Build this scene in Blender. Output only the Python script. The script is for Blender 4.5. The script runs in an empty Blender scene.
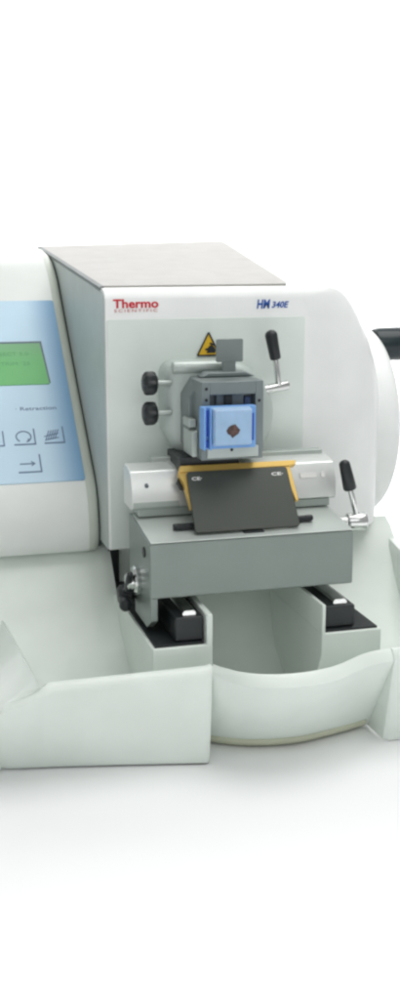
import bpy, bmesh, math
from mathutils import Vector, Matrix
# ---------------------------------------------------------------- units
# shapes are written in "design units" of 0.75 mm; GZ lifts them so that the bench is z = 0
S = 0.00075
GZ = 206.8
FLOOR = -206.8
def W(p): return Vector((p[0]*S, p[1]*S, (p[2]+GZ)*S))
scn = bpy.context.scene
COL = scn.collection
ROOT = {}

# ---------------------------------------------------------------- materials
def mat(name, col, rough=0.45, metal=0.0, spec=0.5, var=0.03, vscale=30, bump=0.0, bscale=900, coat=0.0,
        grad=None, trans=0.0, sss=0.0, emit=0.0):
    m = bpy.data.materials.new(name); m.use_nodes = True
    nt = m.node_tree; N = nt.nodes; L = nt.links
    b = N['Principled BSDF']
    b.inputs['Roughness'].default_value = rough
    b.inputs['Metallic'].default_value = metal
    b.inputs['Specular IOR Level'].default_value = spec
    b.inputs['Coat Weight'].default_value = coat
    b.inputs['Transmission Weight'].default_value = trans
    if sss: 
        b.inputs['Subsurface Weight'].default_value = sss
        b.inputs['Subsurface Scale'].default_value = 0.004
    tc = N.new('ShaderNodeTexCoord')
    nz = N.new('ShaderNodeTexNoise'); nz.inputs['Scale'].default_value = vscale; nz.inputs['Detail'].default_value = 4
    L.new(tc.outputs['Object'], nz.inputs['Vector'])
    cr = N.new('ShaderNodeValToRGB')
    c0 = [max(0, c*(1-var)) for c in col]; c1 = [min(1, c*(1+var)) for c in col]
    cr.color_ramp.elements[0].position = .3; cr.color_ramp.elements[1].position = .7
    cr.color_ramp.elements[0].color = (*c0, 1); cr.color_ramp.elements[1].color = (*c1, 1)
    L.new(nz.outputs['Fac'], cr.inputs['Fac'])
    out = cr.outputs['Color']
    if grad:                       # printed colour blend along one object axis: (axis, a, b, colour2)
        ax, a, bb, c2 = grad
        sp = N.new('ShaderNodeSeparateXYZ'); L.new(tc.outputs['Object'], sp.inputs[0])
        mr = N.new('ShaderNodeMapRange'); mr.inputs['From Min'].default_value = a; mr.inputs['From Max'].default_value = bb
        mr.interpolation_type = 'SMOOTHSTEP'
        L.new(sp.outputs[ax], mr.inputs['Value'])
        mx = N.new('ShaderNodeMix'); mx.data_type = 'RGBA'
        L.new(mr.outputs[0], mx.inputs['Factor']); L.new(out, mx.inputs['A']); mx.inputs['B'].default_value = (*c2, 1)
        out = mx.outputs['Result']
    L.new(out, b.inputs['Base Color'])
    n2 = N.new('ShaderNodeTexNoise'); n2.inputs['Scale'].default_value = vscale*2.3
    L.new(tc.outputs['Object'], n2.inputs['Vector'])
    mr2 = N.new('ShaderNodeMapRange'); mr2.inputs['To Min'].default_value = rough*.85; mr2.inputs['To Max'].default_value = min(1, rough*1.18)
    L.new(n2.outputs['Fac'], mr2.inputs['Value']); L.new(mr2.outputs[0], b.inputs['Roughness'])
    if bump:
        n3 = N.new('ShaderNodeTexNoise'); n3.inputs['Scale'].default_value = bscale; n3.inputs['Detail'].default_value = 3
        L.new(tc.outputs['Object'], n3.inputs['Vector'])
        bp = N.new('ShaderNodeBump'); bp.inputs['Strength'].default_value = bump; bp.inputs['Distance'].default_value = .0006
        L.new(n3.outputs['Fac'], bp.inputs['Height']); L.new(bp.outputs['Normal'], b.inputs['Normal'])
    if emit:
        L.new(out, b.inputs['Emission Color']); b.inputs['Emission Strength'].default_value = emit
    return m
M = {}
M['white']  = mat('white_plastic', (.78,.84,.79), .40, bump=.05, coat=.15)
M['lip']    = mat('lip_reflected_light', (.60,.62,.48), .5)  # reflected light on the tray's lower lip, put into the colour
M['head']   = mat('head_plastic', (.865,.88,.87), .42, coat=.15, bump=.04)
M['panel']  = mat('front_panel_paint', (.77,.83,.79), .5, bump=.06)
M['side']   = mat('side_panel_shade', (.47,.52,.50), .45, bump=.05)  # shade on the head's left face, put into a darker colour
M['top']    = mat('top_plate_grey', (.40,.385,.365), .5, spec=.3, bump=.08)
M['seam']   = mat('dark_seam', (.06,.075,.075), .7)
M['edge']   = mat('edge_grey', (.20,.22,.22), .6)
M['console']= mat('console_plastic', (.80,.825,.80), .42, bump=.04)
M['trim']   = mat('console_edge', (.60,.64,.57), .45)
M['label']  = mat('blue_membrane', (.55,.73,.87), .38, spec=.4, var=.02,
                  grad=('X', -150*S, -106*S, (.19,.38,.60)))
M['green']  = mat('green_lcd', (.20,.38,.23), .42, var=.10, vscale=22, grad=('Z', 372*S, 330*S, (.13,.47,.15)))
M['lcddark']= mat('lcd_bezel', (.08,.13,.16), .4)
M['lcdtext']= mat('lcd_characters', (.11,.36,.15), .5)
M['ink']    = mat('grey_blue_ink', (.15,.22,.34), .6)
M['grey']   = mat('carrier_paint', (.235,.275,.255), .32, metal=.3, bump=.16, bscale=1300)
M['greytop']= mat('machined_top', (.58,.63,.60), .36, metal=.25, bump=.05)
M['clamp']  = mat('clamp_grey', (.225,.26,.262), .36, metal=.35, bump=.12, bscale=1500)
M['clampm'] = mat('clamp_casting', (.50,.56,.53), .42, metal=.15, bump=.1, bscale=1400)
M['clampd'] = mat('clamp_dark', (.15,.18,.20), .45, metal=.2)
M['clampl'] = mat('clamp_light', (.50,.55,.52), .36, metal=.35)
M['tag']    = mat('grey_handle_plate', (.22,.255,.25), .5)
M['steel']  = mat('polished_steel', (.72,.73,.72), .2, metal=1.0, var=.05)
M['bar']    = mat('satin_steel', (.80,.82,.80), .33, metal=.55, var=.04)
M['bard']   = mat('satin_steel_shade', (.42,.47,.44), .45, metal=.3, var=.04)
M['black']  = mat('black_plastic', (.014,.018,.020), .38, bump=.05)
M['mat']    = mat('black_rubber', (.010,.014,.016), .6, bump=.1)
M['handle'] = mat('handle_black', (.010,.022,.026), .28)
M['guard']  = mat('dark_guard', (.062,.07,.06), .42, metal=.2, bump=.05)
M['gold']   = mat('gold_anodised', (.70,.47,.13), .34, metal=.4, var=.06)
M['wtext_glint']  = mat('white_ink_and_glint', (.8,.8,.78), .6)  # guard plate print, and the painted highlights on the bar
M['red']    = mat('red_ink', (.62,.012,.03), .5)
M['red2']   = mat('pale_red_ink', (.62,.18,.18), .5)
M['blue']   = mat('blue_ink', (.02,.10,.42), .5)
M['yellow'] = mat('yellow_sticker', (.82,.50,.02), .45)
M['cass']   = mat('cassette_blue', (.20,.42,.80), .45, sss=.15)
M['cassd']  = mat('cassette_deep_blue', (.025,.09,.48), .45)
M['slotb']  = mat('slot_navy', (.05,.09,.22), .45)
M['wax']    = mat('paraffin_block', (.38,.56,.78), .5, var=.06, vscale=120, sss=.3)
M['tissue'] = mat('tissue_brown', (.10,.055,.05), .6, var=.5, vscale=400)
M['sweep']  = mat('white_sweep', (.86,.865,.87), .8, spec=.15, var=.006, vscale=3)

# ---------------------------------------------------------------- mesh helpers
class MB:
    def __init__(s): s.bm = bmesh.new()
    def face(s, vs):
        try: return s.bm.faces.new(vs)
        except ValueError: return None
    def vs(s, pts): return [s.bm.verts.new(W(p)) for p in pts]
    def box(s, x0,x1,y0,y1,z0,z1):
        v = s.vs([(x0,y0,z0),(x1,y0,z0),(x1,y1,z0),(x0,y1,z0),(x0,y0,z1),(x1,y0,z1),(x1,y1,z1),(x0,y1,z1)])
        for f in ((0,1,2,3),(4,5,6,7),(0,1,5,4),(1,2,6,5),(2,3,7,6),(3,0,4,7)): s.face([v[i] for i in f])
        return s
    def loft(s, rings, closed=True, caps=True):
        R = [s.vs(r) for r in rings]; n = len(R[0])
        for a, b in zip(R, R[1:]):
            for i in range(n if closed else n-1):
                s.face([a[i], a[(i+1)%n], b[(i+1)%n], b[i]])
        if caps and closed: s.face(R[0]); s.face(R[-1][::-1])
        return s
    def prism(s, poly, axis, a, b):     # poly of (u,v); axis 'x': (y,z), 'y': (x,z), 'z': (x,y)
        f = {'x': lambda u,v,t:(t,u,v), 'y': lambda u,v,t:(u,t,v), 'z': lambda u,v,t:(u,v,t)}[axis]
        return s.loft([[f(u,v,a) for u,v in poly], [f(u,v,b) for u,v in poly]])
    def lathe(s, p0, p1, prof, n=40):   # prof of (t along p0->p1 in units, radius)
        p0, p1 = Vector(p0), Vector(p1); d = (p1-p0).normalized()
        a = Vector((0,0,1)) if abs(d.z) < .9 else Vector((1,0,0))
        u = d.cross(a).normalized(); v = d.cross(u)
        rings = []
        for t, r in prof:
            c = p0 + d*t
            rings.append([c + (u*math.cos(2*math.pi*k/n) + v*math.sin(2*math.pi*k/n))*max(r,.01) for k in range(n)])
        return s.loft(rings)
    def tube(s, p0, p1, r0, r1=None, n=28, e=1.2):
        r1 = r1 or r0; L = (Vector(p1)-Vector(p0)).length
        return s.lathe(p0, p1, [(0,r0-e),(e*.3,r0-e*.3),(e,r0),(L-e,r1),(L-e*.3,r1-e*.3),(L,r1-e)], n)
    def grip(s, p0, p1, r0, r1, n=28):
        L = (Vector(p1)-Vector(p0)).length
        pr = [(0, r0*.55),(L*.02, r0*.85),(L*.07, r0)]
        pr += [(L*.5,(r0+r1)/2)]
        pr += [(L-r1*.8, r1),(L-r1*.45, r1*.9),(L-r1*.15, r1*.6),(L, r1*.15)]
        return s.lathe(p0, p1, pr, n)
    def build(s, name, m, parent=None, bevel=0, seg=3, ang=38):
        bm = s.bm
        bmesh.ops.remove_doubles(bm, verts=bm.verts, dist=1e-7)
        bmesh.ops.recalc_face_normals(bm, faces=bm.faces)
        for f in bm.faces: f.smooth = True
        for e in bm.edges:
            if len(e.link_faces) == 2 and e.calc_face_angle(0) > math.radians(ang): e.smooth = False
        me = bpy.data.meshes.new(name); bm.to_mesh(me); bm.free()
        me.materials.append(m)
        o = bpy.data.objects.new(name, me); COL.objects.link(o)
        if parent is not None: o.parent = parent; o.matrix_parent_inverse = PINV(parent)
        if bevel:
            b = o.modifiers.new('bevel','BEVEL'); b.width = bevel*S; b.segments = seg
            b.limit_method = 'ANGLE'; b.angle_limit = math.radians(ang); b.harden_normals = True
        return o
def PINV(p):
    return Matrix.Translation(p.location).inverted() if p.type == 'EMPTY' else Matrix.Identity(4)
def rrect(x0,x1,y0,y1,r,n=5):
    P = []
    for cx,cy,a in ((x1-r,y1-r,0),(x0+r,y1-r,90),(x0+r,y0+r,180),(x1-r,y0+r,270)):
        for k in range(n+1):
            t = math.radians(a+90*k/n); P.append((cx+r*math.cos(t), cy+r*math.sin(t)))
    return P
def text(name, body, m, parent, frame, size, x0, z0, x1=None, bold=0.0, shear=0.0, depth=.15, spacing=1.0):
    """frame(u,v,w) -> design-unit point; text is laid in u (right) / v (up) with baseline at z0"""
    cu = bpy.data.curves.new(name, 'FONT'); cu.body = body; cu.size = 1.0; cu.offset = bold; cu.shear = shear
    cu.extrude = .01; cu.resolution_u = 3; cu.space_character = spacing
    t = bpy.data.objects.new(name+'_src', cu); COL.objects.link(t)
    dg = bpy.context.evaluated_depsgraph_get()
    me = bpy.data.meshes.new_from_object(t.evaluated_get(dg))
    bpy.data.objects.remove(t); bpy.data.curves.remove(cu)
    xs = [v.co.x for v in me.vertices]; a, b = min(xs), max(xs)
    sx = (x1-x0)/(b-a) if x1 is not None else size
    for v in me.vertices:
        v.co = W(frame(x0+(v.co.x-a)*sx, z0+v.co.y*size, v.co.z*depth/.01))
    me.name = name; me.materials.clear(); me.materials.append(m)
    o = bpy.data.objects.new(name, me); COL.objects.link(o); o.parent = parent; o.matrix_parent_inverse = PINV(parent)
    return o
def empty(name, loc, parent=None):
    o = bpy.data.objects.new(name, None); COL.objects.link(o); o.empty_display_size = .02
    o.location = W(loc)
    if parent is not None:
        o.parent = parent; o.matrix_parent_inverse = PINV(parent)
    return o

# ================================================================ SETTING
swp = MB()
prof = [(-3200,-206.8),(-1500,-206.8),(-600,-206.8),(200,-206.8),(900,-206.8)]
for k in range(1,13):
    t = math.radians(90*k/12); prof.append((900+700*math.sin(t), -206.8+700*(1-math.cos(t))))
prof += [(1600, 1500),(1600,3000)]
swp.loft([[(x,y,z) for y,z in prof] for x in (-3600,-1200,0,1200,3600)], closed=False)
backdrop = swp.build('backdrop', M['sweep'], ang=60)
backdrop['kind'] = 'structure'

# ================================================================ MICROTOME
mt = empty('microtome', (0,0,-206.8))
mt['label'] = 'white laboratory microtome with blue keypad console, grey knife carrier and curved waste tray'
mt['category'] = 'microtome'

# ---- head housing -------------------------------------------------------
def top_z(y):
    return 218 + 0.082*(y-22)
def rise(x, y): return 7.0*(x+97)/264*max(0, y)/470
def head_ring(y, drop):
    """front-view outline at depth y; drop lowers the front top edge, the front right edge is a large round"""
    t = min(1, y/62.0); ins = 80*(1-math.sqrt(max(0,1-(1-t)**2)))
    k = y/300.0
    xr = 211 + 70*max(0,k) - ins
    zt = top_z(y) - drop
    P = [(-97, y, -47), (xr, y, -47), (xr, y, 10), (xr, y, 60)]
    for dx, dz in ((0,-125),(-3,-105),(-9,-85),(-17,-67),(-26,-50),(-36,-35),(-47,-22),(-59,-12),(-71,-5),(-84,-1.5),(-96,-.3)):
        x = xr+dx*(1 if y > 62 else .25+.75*t)
        P.append((x, y, zt+dz+rise(x,y)))
    P += [(13, y, zt+rise(13,y)), (-97, y, zt)]
    return P
rings = []
for y, dr in ((0,9),(1,6.5),(3,3.5),(6,1.2),(10,0),(16,0),(24,0),(34,0),(46,0),(62,0),(120,0),(220,0),(300,0),(400,0),(480,2)):
    rings.append(head_ring(y, dr))
hd = MB(); hd.loft(rings); head = hd.build('head_housing', M['head'], mt, ang=50)
# tinted front panel, proud of the head
p = MB(); p.prism(rrect(-95.5,112.5,-46,188,2.5), 'y', -1.6, 2); p.build('front_panel', M['panel'], head, bevel=.5)
# left side cheek
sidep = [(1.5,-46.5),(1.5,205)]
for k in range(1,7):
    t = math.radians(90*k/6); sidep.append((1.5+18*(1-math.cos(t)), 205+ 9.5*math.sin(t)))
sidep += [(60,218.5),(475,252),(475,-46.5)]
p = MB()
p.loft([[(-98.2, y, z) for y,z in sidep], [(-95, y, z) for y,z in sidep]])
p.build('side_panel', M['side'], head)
# top plate
p = MB()
tp = [(-95,24),(100,24),(106,40),(162,462),(156,470),(-92,470),(-95,462)]
p.loft([[(x,y,top_z(y)-.5+rise(x,y)) for x,y in tp],[(x,y,top_z(y)+1.8+rise(x,y)) for x,y in tp]])
p.build('top_plate', M['top'], head, bevel=.7)
# dark edge line of the top plate on the left
p = MB()
p.loft([[(-98.8, y, top_z(y)-2),(-94, y, top_z(y)-2),(-94, y, top_z(y)+1.9),(-98.8, y, top_z(y)+1.0)] for y in (20,60,150,470)])
p.build('edge_strip', M['edge'], head)
# lettering
fr = lambda u,v,w: (u, -.3-w, v)
text('lettering', 'Thermo', M['red'], head, fr, 11.8, -89, 199.3, -43, bold=.028)
text('small_lettering', 'SCIENTIFIC', M['red2'], head, fr, 3.9, -88, 195.1, -44, spacing=1.3, bold=.0)
text('model_lettering', 'HM', M['blue'], head, fr, 12.2, 60, 196.8, 74.5, bold=.035, shear=.15)
text('model_lettering', '340E', M['blue'], head, fr, 8.8, 76, 197.2, 94.5, bold=.025, shear=.25)
# warning triangle with a crushed-hand pictogram
p = MB(); p.prism([(-3.5,150.5),(20,150.5),(8.3,173.5)], 'y', -2.6, -1.4)
tri = p.build('warning_sign', M['yellow'], head, bevel=.5)
p = MB()
for a,b in (((-3.5,150.5),(20,150.5)),((20,150.5),(8.3,173.5)),((8.3,173.5),(-3.5,150.5))):
    p.tube((a[0],-2.7,a[1]),(b[0],-2.7,b[1]),.85,n=8,e=.2)
p.build('border', M['black'], tri)
p = MB()
p.prism([(6,153),(15,153),(16,156),(14,158.5),(11.5,161),(9,160),(7.5,158),(4.5,157.2),(4.8,155.6),(7.4,155.6)], 'y', -3.2, -2.5)
p.prism([(9,162),(15,159.6),(15.6,161),(10,163.6)], 'y', -3.2, -2.5)
p.build('pictogram', M['black'], tri)

# ---- handwheel ----------------------------------------------------------
wc = Vector((0,80,60))
p = MB()
p.lathe((180,183,48),(262,183,48), [(0,100),(30,104),(52,110),(62,113.5),(70,115),(76,114.5),(79,112),(81,108),(82,98),(82,40),(88,34),(94,30),(95,24)], 120)
wheel = p.build('handwheel', M['head'], mt, ang=50)
p = MB(); p.lathe((262,160,142),(392,160,142), [(0,18),(4,19.6),(30,20.2),(70,20),(105,20),(112,17),(115,10)], 48)
p.build('crank_grip', M['handle'], wheel)

# ---- control console ----------------------------------------------------
cp = [(44,-58),(40,-54),(37.5,-46),(37,-34),(39,-20),(43,-6),(50,6.5),(58.8,16.4),(158.6,105),(262.5,197.5),(275,208.5),(290,221),(308,232),(330,241.5),(360,249),(400,254),(480,257),(480,-58)]
p = MB()
p.loft([[(x, y, z) for y,z in cp] for x in (-560,-300,-150,-111)])
con = p.build('control_console', M['console'], mt, ang=40)
# rounded cream end trim of the console
def shrink(q, d):
    cy = 300; cz = 80
    out = []
    for y,z in q:
        v = Vector((y-cy, z-cz)); L = v.length; v *= (L-d)/L; out.append((cy+v.x, cz+v.y))
    return out
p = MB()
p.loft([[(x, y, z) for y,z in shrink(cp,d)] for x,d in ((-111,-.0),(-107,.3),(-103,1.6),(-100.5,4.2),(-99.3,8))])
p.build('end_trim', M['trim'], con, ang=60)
# dark reveal between console and head
p = MB()
p.loft([[(x, y, z) for y,z in shrink(cp,5.5)] for x in (-100,-96.5)])
p.build('seam', M['seam'], con, ang=60)
# slanted face frame: u = x, v = distance up the slope, w = height off the face
SL = math.hypot(215,191); ey, ez = 215/SL, 191/SL
def sf(u,v,w): return (u, 57+ey*v-ez*w, 15+ez*v+ey*w)
def sprism(poly, w0, w1, mb=None):
    mb = mb or MB(); mb.loft([[sf(u,v,w0) for u,v in poly],[sf(u,v,w1) for u,v in poly]]); return mb
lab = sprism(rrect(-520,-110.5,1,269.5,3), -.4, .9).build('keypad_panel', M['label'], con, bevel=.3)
bez = sprism([(-300,139),(-130.0,139),(-133.0,203),(-300,203)], -.2, 1.3).build('display', M['lcddark'], con)
sprism([(-300,137),(-131.6,137),(-135.2,199.5),(-300,199.5)], .5, 1.8).build('screen', M['green'], con)
for v0, s_ in ((181,'SECT 5.0'),(166,'TRIM  25'),(150,'TOTAL 0')):
    text('display_text', s_, M['lcdtext'], con, lambda u,v,w: sf(u,v,1.9+w), 7.5, -183, v0, -150, bold=.0, depth=.05) if v0 != 150 else None
sfl = lambda u,v,w: sf(u,v,.95+w)
text('caption', '\u00b7 Retraction', M['ink'], con, sfl, 7.0, -173.5, 100.0, -128.5, bold=.01, depth=.1)
def bracket(x0,x1,v0,v1,mb):
    sprism([(x0,v0),(x1,v0),(x1,v1),(x1-1.5,v1),(x1-1.5,v0+1.7),(x0,v0+1.7)], .8, 1.3, mb)
def stroke(pts, w, mb):
    for (a,b),(c,d_) in zip(pts, pts[1:]):
        L = math.hypot(c-a,d_-b); nx, ny = -(d_-b)/L*w, (c-a)/L*w
        sprism([(a-nx,b-ny),(c-nx,d_-ny),(c+nx,d_+ny),(a+nx,b+ny)], .8, 1.25, mb)
k = MB(); bracket(-212,-190,51,72,k); stroke([(-207,58),(-197,58)],.6,k); k.build('key_symbol', M['ink'], con)
k = MB(); bracket(-180,-156.5,51.5,73.5,k)
arc = [(-169+8*math.cos(math.radians(a)), 63+7.5*math.sin(math.radians(a))) for a in range(235,-61,-22)]
stroke(arc,.7,k); stroke([(-166.5,56.2),(-164,56.6),(-164.4,60)],.7,k); k.build('key_symbol', M['ink'], con)
k = MB(); bracket(-147.5,-125,52,75,k)
for i in range(5): stroke([(-146+i*2.6,56+i*.6),(-141+i*2.6,70+i*.3)],.55,k)
stroke([(-147,62),(-131,66)],.5,k); stroke([(-146,57.5),(-131,60)],.5,k); k.build('key_symbol', M['ink'], con)
k = MB(); bracket(-179.5,-154.5,14,38,k); stroke([(-177,26),(-161,26)],.7,k); stroke([(-165,29),(-161,26),(-165,23)],.5,k); k.build('key_symbol', M['ink'], con)

# ---- base with waste tray ----------------------------------------------
# stations: outer bottom, lip, outer top, inner top, inner low, inner bottom
st = []
def stn(*p): st.append(list(p))
# left flank
for y in (400,120,-40,-100,-140,-165):
    zz = 18*max(0,(-y-20)/145)
    xi = -196.5 - (y+190)*.062
    stn((-240,y,-205),(-242,y,-202),(-244,y,-170+zz),(-243,y,-166+zz),(-241,y,-163+zz),(xi,y,-114),(xi+3,y,-117),(-190,y,-150))
stn((-228,-146,-205),(-231,-150,-199),(-240,-176,-150),(-239,-175,-146),(-236,-172,-142),(-199,-188,-114),(-195,-178,-119),(-191,-136,-184))
stn((-222,-149,-205),(-224,-153,-199),(-230,-188,-134),(-229,-186.5,-130),(-226,-184,-127.5),(-197,-190,-114),(-193,-179,-119),(-189,-136,-184))
stn((-212,-151,-205),(-213,-155,-199),(-215,-191,-129.5),(-214.5,-189.5,-126),(-212,-187,-123.5),(-195,-189,-113.2),(-191,-180,-119),(-188,-136,-184))
stn((-194,-154,-205),(-194,-158,-199),(-195,-193,-120.5),(-194.5,-191.5,-117),(-193,-188,-113.5),(-189,-184,-112),(-188,-181,-118),(-186,-136,-184))
stn((-186,-155,-205),(-186,-159,-199),(-186,-193,-119.5),(-186,-191.5,-115.5),(-186,-188,-112),(-186,-184,-111.5),(-186,-181,-118),(-186,-136,-184))
stn((-120,-169,-205),(-120,-172,-199),(-120,-193,-119.5),(-120,-191.5,-115),(-120,-188,-111.5),(-120,-184,-111),(-120,-181,-118),(-120,-136,-184))
stn((-49,-185,-205),(-49,-187,-200),(-49,-193,-119),(-49,-191.5,-114.5),(-50,-188,-111),(-50,-184,-110.5),(-50,-181,-118),(-50,-136,-184))
stn((-44.5,-186,-205),(-44,-187,-200),(-44,-193,-118.5),(-44,-191.5,-114),(-44,-188,-110.5),(-44,-184,-110),(-44,-181,-118),(-44,-136,-184))
stn((-42,-183,-205),(-41.5,-184,-200),(-41.5,-192,-118),(-41.5,-190.5,-113),(-42,-187,-109.5),(-42,-183,-109.3),(-42,-180,-118),(-42,-136,-184))
# centre, bowed
def cen(x,y,yb,z=-117.5):
    stn((x,yb-3,-204.8),(x,yb-8,-200),(x,yb-11,-193.5),(x,y,z-1),(x,y+2.5,z+4),(x,y+6,z+7.5),(x,y+8.5,z+9),(x,y+10,z+4),(x,yb+16,-185.5)) ; st[-1].pop(-2)
def bow(x):
    pts = [(-40,-195),(-31,-212),(-18,-225),(-1,-233),(15,-236.5),(32,-237),(50,-234.5),(66,-229.5),(80,-221),(92,-213),(104,-206),(118,-201.5),(132,-200)]
    for (a,b),(c,d_) in zip(pts,pts[1:]):
        if a <= x <= c:
            t = (x-a)/(c-a); return b+(d_-b)*t
    return pts[-1][1]
def bowb(x):
    pts = [(-40,-131),(-26,-142),(-3,-155),(25,-162),(50,-163.5),(66,-160.5),(101,-151.5),(127,-143),(132,-142)]
    for (a,b),(c,d_) in zip(pts,pts[1:]):
        if a <= x <= c:
            t = (x-a)/(c-a); return b+(d_-b)*t
    return pts[-1][1]
def sm(f,x):
    return sum(f(max(-40,min(132,x+o))) for o in (-9,-6,-3,0,3,6,9))/7
xs = [-40+ i*4.3 for i in range(41)]
for x in xs:
    cen(x, sm(bow,x) if -40<x<132 else bow(x), sm(bowb,x), z=-117.5)
# right foot
stn((133,-181,-205),(133,-182,-200),(133,-200,-117.5),(133,-198.5,-112.5),(133,-195,-108.5),(133,-191.5,-108.5),(133,-190,-114),(133,-180,-192))
stn((137,-185,-205),(136.5,-186,-200),(136,-200,-117.5),(136,-198.5,-112.5),(136,-195,-108.5),(136,-191.5,-108.5),(136,-190,-114),(136,-180,-192))
stn((200,-187,-205),(200,-188,-200),(200,-201,-117.5),(200,-199.5,-112.5),(200,-196,-108.5),(200,-192,-108.5),(200,-190,-114),(200,-180,-192))
stn((232,-180,-205),(232,-182,-200),(234,-195,-117),(233,-193.5,-112),(230,-190,-108),(226,-185,-108),(222,-182,-114),(216,-172,-192))
stn((244,-170,-205),(245,-170,-200),(247,-180,-116),(245.5,-179,-111),(242,-176,-107),(236,-172,-107),(233,-170,-113),(222,-160,-192))
for y,z in ((-130,-99),(-60,-88),(20,-76),(95,-59),(180,-52),(400,-52)):
    stn((248,y,-205),(249,y,-200),(250,y,z-8),(249,y,z-3),(246,y,z),(239,y,z),(236,y,z-6),(222,y,-192))
tr = MB(); tr.loft(st, closed=False)
# chutes (three bays)
ch = [(75,-50),(62,-57),(50,-68),(34,-85),(14,-108),(-10,-131),(-40,-152),(-75,-168),(-115,-180),(-136,-184)]
def bay(x0,x1,prof,n=6,fl=10):
    R=[]
    for i in range(n+1):
        t=i/n; x=x0+(x1-x0)*t
        R.append([(x,y,z) for y,z in prof])
    tr.loft(R, closed=False)
bay(-240,-86,ch); bay(134,246,ch)
ch2 = [(10,-60),(2,-66),(-4,-80),(-8,-105),(-14,-135),(-26,-158),(-48,-174),(-80,-182),(-118,-185.5)]
bay(-34,84,ch2)
base = tr.build('base_tray', M['white'], mt, ang=42)
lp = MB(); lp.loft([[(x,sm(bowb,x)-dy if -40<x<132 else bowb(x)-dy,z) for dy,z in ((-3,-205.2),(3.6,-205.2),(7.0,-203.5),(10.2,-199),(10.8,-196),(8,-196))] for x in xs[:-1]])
lp.build('bottom_edge', M['lip'], base, ang=60)  # strip added to carry the lip's reflected light as colour
tr2 = MB(); tr2.box(-88,137,61,72,-204,-38); tr2.build('rear_wall', M['white'], mt, bevel=1)
for x,y in ((-205,-140),(-60,-165),(150,-165),(225,-150),(-205,300),(225,300)):
    p = MB(); p.lathe((x,y,-206.8),(x,y,-203.5),[(0,7),(.6,8),(3.3,8)],24); p.build('rubber_foot', M['mat'], base)
# rail housings with a raised wall on the inner side
p = MB()
p.prism([(-158.5,-100.4),(-158.5,-128),(-122,-204),(62,-204),(62,-100.4)],'x',-88.5,-31.5)
p.loft([[(-37.5,y,-101),(-31.5,y,-101),(-31.5,y,z),(-37.5,y,z)] for y,z in ((-158.5,-71.5),(-100,-71),(62,-68))])
p.build('rail_housing', M['white'], mt, bevel=1.3)
p = MB()
p.prism([(-159,-100.4),(-159,-122),(-118,-204),(62,-204),(62,-100.4)],'x',76.2,137.5)
p.loft([[(76.2,y,-101),(80.0,y,-101),(80.0,y,z),(76.2,y,z)] for y,z in ((-159,-72),(-100,-72),(62,-70))])
p.build('rail_housing', M['white'], mt, bevel=1.3)
# rubber inlays
p = MB(); p.box(-86,-39,-155.5,56,-101,-98.4); p.box(-88,-76,55,60,-99,-44); p.build('rubber_mat', M['mat'], mt, bevel=.4)
p = MB(); p.box(81.5,134.5,-156,56,-101,-98.4); p.build('rubber_mat', M['mat'], mt, bevel=.4)
# rails
for x0,x1,zt,s0,s1 in ((-65.5,-38.5,-75,-57.5,-44.5),(81,113,-76.5,92,106)):
    p = MB(); p.box(x0,x1,-151,-20,-98,zt); r = p.build('guide_rail', M['black'], mt, bevel=1.8)
    p = MB(); p.prism([(s0,zt-.5),(s1,zt-.5),(s1,zt+3.4),(s1-1.5,zt+5),(s0+1.5,zt+5),(s0,zt+3.4)], 'y', -147, -30)
    p.build('rail_strip', M['steel'], r, bevel=.6)

# ---- knife carrier ------------------------------------------------------
kc = MB()
kc.prism([(-130,-62),(-130,-9.5),(-50,.5),(-38,.5),(-38,-62)], 'x', -84, 118.5)
car = kc.build('knife_carrier', M['grey'], mt, bevel=1.6)
p = MB(); p.prism([(-129,-84),(-129,-61),(-60,-61),(-60,-95),(-112,-95)], 'x', -83.5, -76.5); p.build('side_leg', M['grey'], car, bevel=1)
p = MB(); p.loft([[(x,-129.6+0*x,-8.7) for x in (-83,117.5)]+[(117.5,-51,1.2),(-83,-51,1.2)],[(x,-129.4,-7.6) for x in (-83,117.5)]+[(117.5,-51,2.2),(-83,-51,2.2)]])
p.build('carrier_top', M['greytop'], car, bevel=.5)
p = MB(); p.lathe((-83.8,-107,-22),(-85.2,-107,-22),[(0,5),(1.4,5),(1.4,3.4)],28); p.build('screw_hole', M['black'], car)
p = MB(); p.lathe((-84,-80,-57),(-97,-80,-57),[(0,14),(4,14.5),(6,13),(7,9),(11,8.4),(13,6)],40); kn = p.build('locking_knob', M['steel'], car)
p = MB(); p.grip((-95,-92,-46),(-93,-76,-68),3.2,5.0); p.build('knob_bar', M['black'], kn)
p = MB(); p.lathe((-84,-60,-77),(-101,-60,-77),[(0,5),(3,9),(5,10.5),(14,10),(16.5,7.5),(17,4)],36)
p.grip((-96,-58,-78),(-97,-84,-83),4.5,6.5); p.build('black_knob', M['black'], car)
# right clamp lever on the carrier
def U(x,y,z): return (x,y,z)
p = MB(); p.lathe((116,-88,-10.5),(149,-92,-10.5),[(0,5.5),(12,5.5),(12.4,8.2),(14,9),(30,9),(32,8),(33,6)],36); lv = p.build('clamp_lever', M['steel'], car)
p = MB(); p.tube((138,-92,-6),(128.5,-92,27),2.9,2.9); p.build('lever_rod', M['steel'], lv)
p = MB(); p.grip((129.6,-92,22.5),(121.5,-92,53),6.8,5.6); p.build('lever_grip', M['black'], lv)

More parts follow.
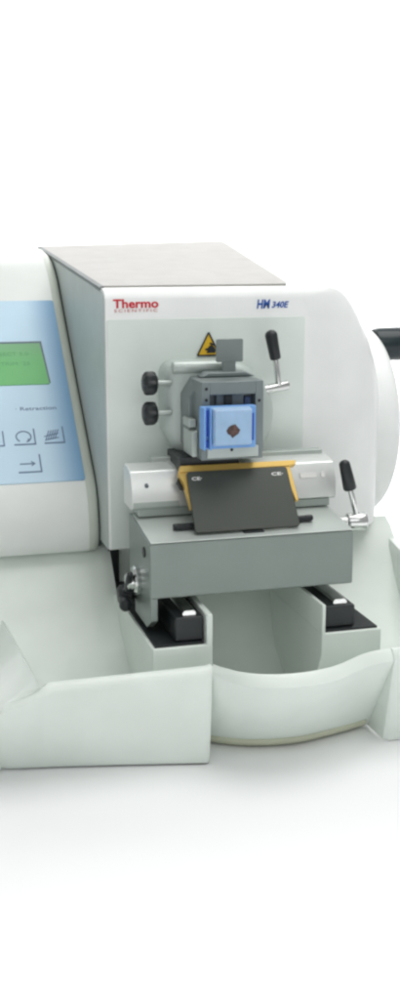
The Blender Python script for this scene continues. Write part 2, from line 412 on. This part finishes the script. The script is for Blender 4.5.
# ---- blade holder -------------------------------------------------------
bh = MB()
bar = [(-62,8.5),(-69,11.5),(-67,30),(-58,45.5),(-50,48.5),(-34,50),(-30,46),(-30,8.5)]
bh.prism(bar, 'x', -87, 124.5)
bho = bh.build('blade_holder', M['bar'], mt, bevel=1.0)
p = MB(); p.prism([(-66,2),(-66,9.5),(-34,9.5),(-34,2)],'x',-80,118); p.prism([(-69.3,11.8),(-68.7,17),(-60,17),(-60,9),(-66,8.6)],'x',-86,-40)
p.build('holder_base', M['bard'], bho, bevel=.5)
p = MB(); p.prism([(-34,20),(-34,54),(-22,54),(-22,20)],'x',-60,122); p.build('back_rail', M['clampl'], bho, bevel=1.0)
p = MB()
p.lathe((-72,-65,33.5),(-72,-68.5,32),[(0,1.8),(3,1.8),(3.2,1)],16); p.build('bolt', M['clampd'], bho)
p = MB(); p.loft([[(x,-64.5-dy,36.5+dz),(x,-66.4-dy,31.5+dz),(x,-67.3-dy,32+dz),(x,-65.4-dy,37+dz)] for x,dy,dz in ((86,0,0),(103,0,0))]); p.build('bar_glint', M['wtext_glint'], bho)  # highlight on the bar, painted as a thin white strip
p = MB(); p.loft([[(x,-64.5,36.5),(x,-66.4,31.5),(x,-67.3,32),(x,-65.4,37)] for x in (108.5,112)]); p.build('bar_glint', M['wtext_glint'], bho)  # shorter painted highlight beside it
# gold frame: top lip and two legs, following the tilt of the guard
def gf(u,v,w):  # u = x, v = 0 bottom .. 1 top on the guard plane, w = outwards
    y = -118+38*v; z = -5+52*v
    return (u, y-w*.8, z+w*.58)
def gprism(poly, w0, w1, mb=None):
    mb = mb or MB(); mb.loft([[gf(u,v,w0) for u,v in poly],[gf(u,v,w1) for u,v in poly]]); return mb
g = MB()
gprism([(-43.5,1.00),(-41,1.105),(77,1.105),(76,1.03),(66,1.01)], -7, .5, g)
gprism([(-43.5,1.0),(-41.5,1.06),(-33,1.06),(-31,.98),(-33.5,.86),(-34.0,.42),(-37.0,.42),(-39.5,.82)], -8, -1, g)
gprism([(60,1.06),(70,1.06),(72.3,.44),(69,.44),(64,.9)], -6, -1, g)
g.build('gold_frame', M['gold'], bho, bevel=.6)
p = gprism([(-45,.90),(-41.5,1.0),(-36,1.0),(-38,.78),(-42,.78)], -11, -7.5); p.build('side_stop', M['black'], bho)
p = MB(); P=[]
for (u,v) in rrect(-36.5,67.5,0,1,.0001,1): P.append((u,v))
gl = rrect(0,104.5,0,65,3.2,5)
gpoly = [(-37.6+ a + (1.0-a/104*2.6)*(b/65), b/65*.985) for a,b in gl]
gprism(gpoly, 0, 3.2, p); guard = p.build('guard_plate', M['guard'], bho, bevel=.7)
gfl = lambda u,v,w: gf(u, v/65., 3.3+w)
text('marking', 'CE\u00b7', M['wtext_glint'], guard, gfl, 4.6, -32.5, 54.5, -22.5, bold=.03, depth=.1)
text('marking', 'CE\u00b7', M['wtext_glint'], guard, gfl, 4.6, 48, 55.0, 60, bold=.03, depth=.1)
p = MB(); p.box(-53,-30,-106,-99,-3,1.6); p.tube((-55,-102.5,-.6),(-48,-102.5,-.6),3.1,e=1); p.build('release_lever', M['black'], bho, bevel=.5)
p = MB(); p.box(60,84,-106,-99,-3,1.6); p.tube((78,-102.5,-.6),(86,-102.5,-.6),3.1,e=1); p.build('release_lever', M['black'], bho, bevel=.5)
p = MB(); p.box(10,30,-122,-112,-10.5,-5); p.box(15,25,-124,-114,-13.8,-8); p.build('catch', M['black'], bho, bevel=.6)

# ---- specimen clamp -----------------------------------------------------
p = MB()
cb = [(-43,78),(-44,84),(-44,132)]
for k in range(1,7):
    t = math.radians(180-90*k/6); cb.append((-30+14*math.cos(t), 134+14*math.sin(t)))
cb += [(12,148)]
for k in range(1,16):
    t = math.radians(84-138*k/15); cb.append((16+54*math.cos(t), 94+54*math.sin(t)))
cb += [(40,45),(-18,43),(-26,47)]
def inner(q,d):
    return [(10+(x-10)*(1-d/55), 94+(z-94)*(1-d/52)) for x,z in q]
p.loft([[(x,y,z) for x,z in inner(cb,dd)] for y,dd in ((-1,0),(-24,0),(-30,1.2),(-34,4),(-36,8),(-37,14))])
sc = p.build('specimen_clamp', M['clampm'], mt, ang=40)
p = MB(); p.tube((-38,-34,142.5),(16,-34,142.5),6.4,n=32,e=2.4)
p.build('clamp_shaft', M['clampl'], sc)
p = MB()
p.prism([(-40,48),(-33,44),(20,44),(20,60),(-40,60)],'y',-72,-20); p.build('lower_block', M['black'], sc, bevel=1)
p = MB(); p.prism([(-30,118),(-30,70),(-22,56),(44,56),(46,64),(46,124),(38,134),(-20,134)],'y',-68,-30); p.build('swivel_head', M['clamp'], sc, bevel=1.5)
# jaw frame with window
fx0,fx1,fz0,fz1 = -25.2,36.0,60.5,135
p = MB()
fy0,fy1=-96,-62
p.box(fx0,-17,fy0,fy1,fz0,fz1); p.box(28,fx1,fy0,fy1,fz0,fz1)
p.box(-17.3,28.3,fy0,fy1,122.5,fz1); p.box(-17.3,28.3,fy0,fy1,fz0,73); p.box(-17.3,28.3,-84,fy1,72,124)
jf = p.build('jaw_frame', M['clamp'], sc, bevel=.9)
p = MB(); p.box(-9,18,-90,-83,112,122); p.build('jaw', M['clampd'], jf, bevel=.5)
p = MB(); p.box(-1.5,6,-93,-82,112,121.5); p.build('jaw_screw', M['black'], jf, bevel=.6)
p = MB(); p.box(20,26,-88,-83,110,119); p.build('jaw_insert', M['slotb'], jf, bevel=.5)
p = MB(); p.box(-20,31,-98.5,-95.5,62.5,73.5); p.build('lower_jaw', M['clampl'], jf, bevel=1)
for (x,z) in ((-20.5,128.5),(-20.5,118),(31.8,116),(4,70.2)):
    p = MB(); yy=-98.2 if z<80 else -95.8
    p.lathe((x,yy,z),(x,yy-1.0,z),[(0,1.5),(.7,1.5),(1,.8)],14); p.build('screw', M['black'], jf)
p = MB(); p.prism([(-33,90),(-26,90),(-26,98),(-33,98)],'y',-80,-56); p.prism([(-31,62),(-25.5,62),(-25.5,88),(-31,86)],'y',-84,-50); p.build('side_latch', M['clampl'], sc, bevel=1)
# grey T handle plate
p = MB(); p.prism(rrect(2.3,29.3,148.5,170.8,1.6), 'y', -52, -49); p.prism([(8.5,127),(22,127),(22,149),(8.5,149)], 'y', -51.8, -49.2); p.build('tag_plate', M['tag'], sc, bevel=.4)
p = MB(); p.prism([(-16,135),(-8,139.5),(30,139.5),(40,135)],'y',-60,-42); p.build('upper_lip', M['clamp'], sc, bevel=1.5)
p = MB(); p.box(3,18,-3.2,-1.2,143.5,148.5); p.build('cream_strip', M['trim'], head, bevel=.4)
# star knobs
for z in (128.2, 98.6):
    p = MB(); n=40; R=[]
    for t,r in ((0,7.4),(1.5,9.8),(4,10.7),(10,10.9),(12.5,9.8),(14,7.0),(14.6,4)):
        R.append([(-54.0-t, -36+(r+ .9*math.cos(8*2*math.pi*k/n)*(r>8))*math.cos(2*math.pi*k/n), z+(r+.9*math.cos(8*2*math.pi*k/n)*(r>8))*math.sin(2*math.pi*k/n)) for k in range(n)])
    p.loft(R); kb = p.build('star_knob', M['black'], sc, ang=45)
    p = MB(); p.tube((-56,-36,z),(-39,-36,z),2.6); p.build('knob_shaft', M['clampl'], kb)
# upper lever
p = MB(); p.tube((55,-30,116),(86.5,-24,120.5),4.9,4.9,n=32); ul = p.build('locking_lever', M['steel'], sc)
p = MB(); p.tube((75.5,-28,118),(71.5,-26,151),2.9,3.0); p.build('lever_rod', M['steel'], ul)
p = MB(); p.grip((72.3,-26,146.5),(66.0,-26,176.5),5.6,6.4); p.build('lever_grip', M['black'], ul)

# ================================================================ CASSETTE
cs = empty('tissue_cassette', (-1,-106,92))
cs['label'] = 'small blue cassette with a frosted wax block around brown tissue, held in the clamp jaws'
cs['category'] = 'cassette'
p = MB()
p.box(-27.6,25.5,-106,-97,73,113); p.prism([(-27.6,73),(-25.4,73),(-25.4,113),(-27.6,113)],'y',-113,-105.5)
p.prism([(-21.6,73),(-19.6,73),(-19.6,113),(-21.6,113)],'y',-113,-105.5)
cf = p.build('cassette_frame', M['cass'], cs, bevel=.8)
for q in ((-25.2,-21.8,-108.5,-105.6,75,82),(-25.2,-21.8,-108.5,-105.6,86,110),(20.2,23.2,-107,-105.6,80,106)):
    p = MB(); p.box(*q); p.build('slot', M['cassd'], cf)
p = MB(); p.loft([[(x,y,z) for x,z in rrect(-19.4+d,19.2-d,76.5+d,112.6-d,1.5)] for y,d in ((-105.8,0),(-114,.6),(-118,1.6))]); wx = p.build('wax_block', M['wax'], cs, bevel=.9)
p = MB()
sh = [(-6.2,.4),(-4.2,3.6),(-1.2,5.2),(2.2,6.0),(4.6,3.0),(6.8,.6),(5.2,-2.8),(2.6,-4.4),(-.4,-6.6),(-2.6,-3.8),(-5,-2.6)]
p.loft([[(-.8+a*s_, y, 91.6+b*s_) for a,b in sh] for y,s_ in ((-117.8,1.05),(-118.5,1.0),(-118.9,.75))]); p.build('tissue', M['tissue'], wx)

# ================================================================ LIGHT
w = bpy.data.worlds.new('World'); scn.world = w; w.use_nodes = True
bg = w.node_tree.nodes['Background']; bg.inputs['Color'].default_value = (.97,1.0,.99,1); bg.inputs['Strength'].default_value = .40
def area(name, loc, tgt, sx, sy, power, col=(1,1,1)):
    l = bpy.data.lights.new(name,'AREA'); l.shape='RECTANGLE'; l.size=sx; l.size_y=sy; l.energy=power; l.color=col
    o = bpy.data.objects.new(name,l); COL.objects.link(o); o.location=loc
    o.rotation_euler = (Vector(tgt)-Vector(loc)).to_track_quat('-Z','Y').to_euler(); return o
area('top_softbox', (0.24,-0.08,1.15), (0.03,0.0,0), 0.9, 0.9, 7.2, (1,.995,.98))
area('front_fill', (-0.15,-1.5,1.0), (0,-0.4,0.1), 1.2, 0.7, 3.1)  # added fill to brighten the front faces
bl = area('bench_fill', (-0.1,-0.60,0.62), (-0.1,-0.56,0), 1.3, 0.2, 1.7); bl.data.spread = math.radians(75)  # added lamp that whitens the floor in front of the tray
bk = area('backdrop_fill', (0.3,0.62,1.3), (0.3,1.35,0.55), 2.2, 0.4, 28.0); bk.data.spread = math.radians(120)  # added lamp that lifts the backdrop wall to white

# ================================================================ CAMERA
th = math.atan(260/1150); yaw = math.radians(15.5)
d = Vector((math.sin(yaw)*math.cos(th), math.cos(yaw)*math.cos(th), -math.sin(th)))
cam = bpy.data.cameras.new('camera'); co = bpy.data.objects.new('camera', cam); COL.objects.link(co)
co.location = W(-1200*d); co.rotation_euler = d.to_track_quat('-Z','Y').to_euler()
cam.sensor_fit='VERTICAL'; cam.sensor_height=24; cam.lens=24*1.15
cam.clip_start=.01; cam.clip_end=50
scn.camera = co
scn.view_settings.view_transform='Standard'; scn.view_settings.look='None'; scn.view_settings.exposure=0
scn.render.resolution_x=410; scn.render.resolution_y=1024
scn.cycles.filter_width = 2.4
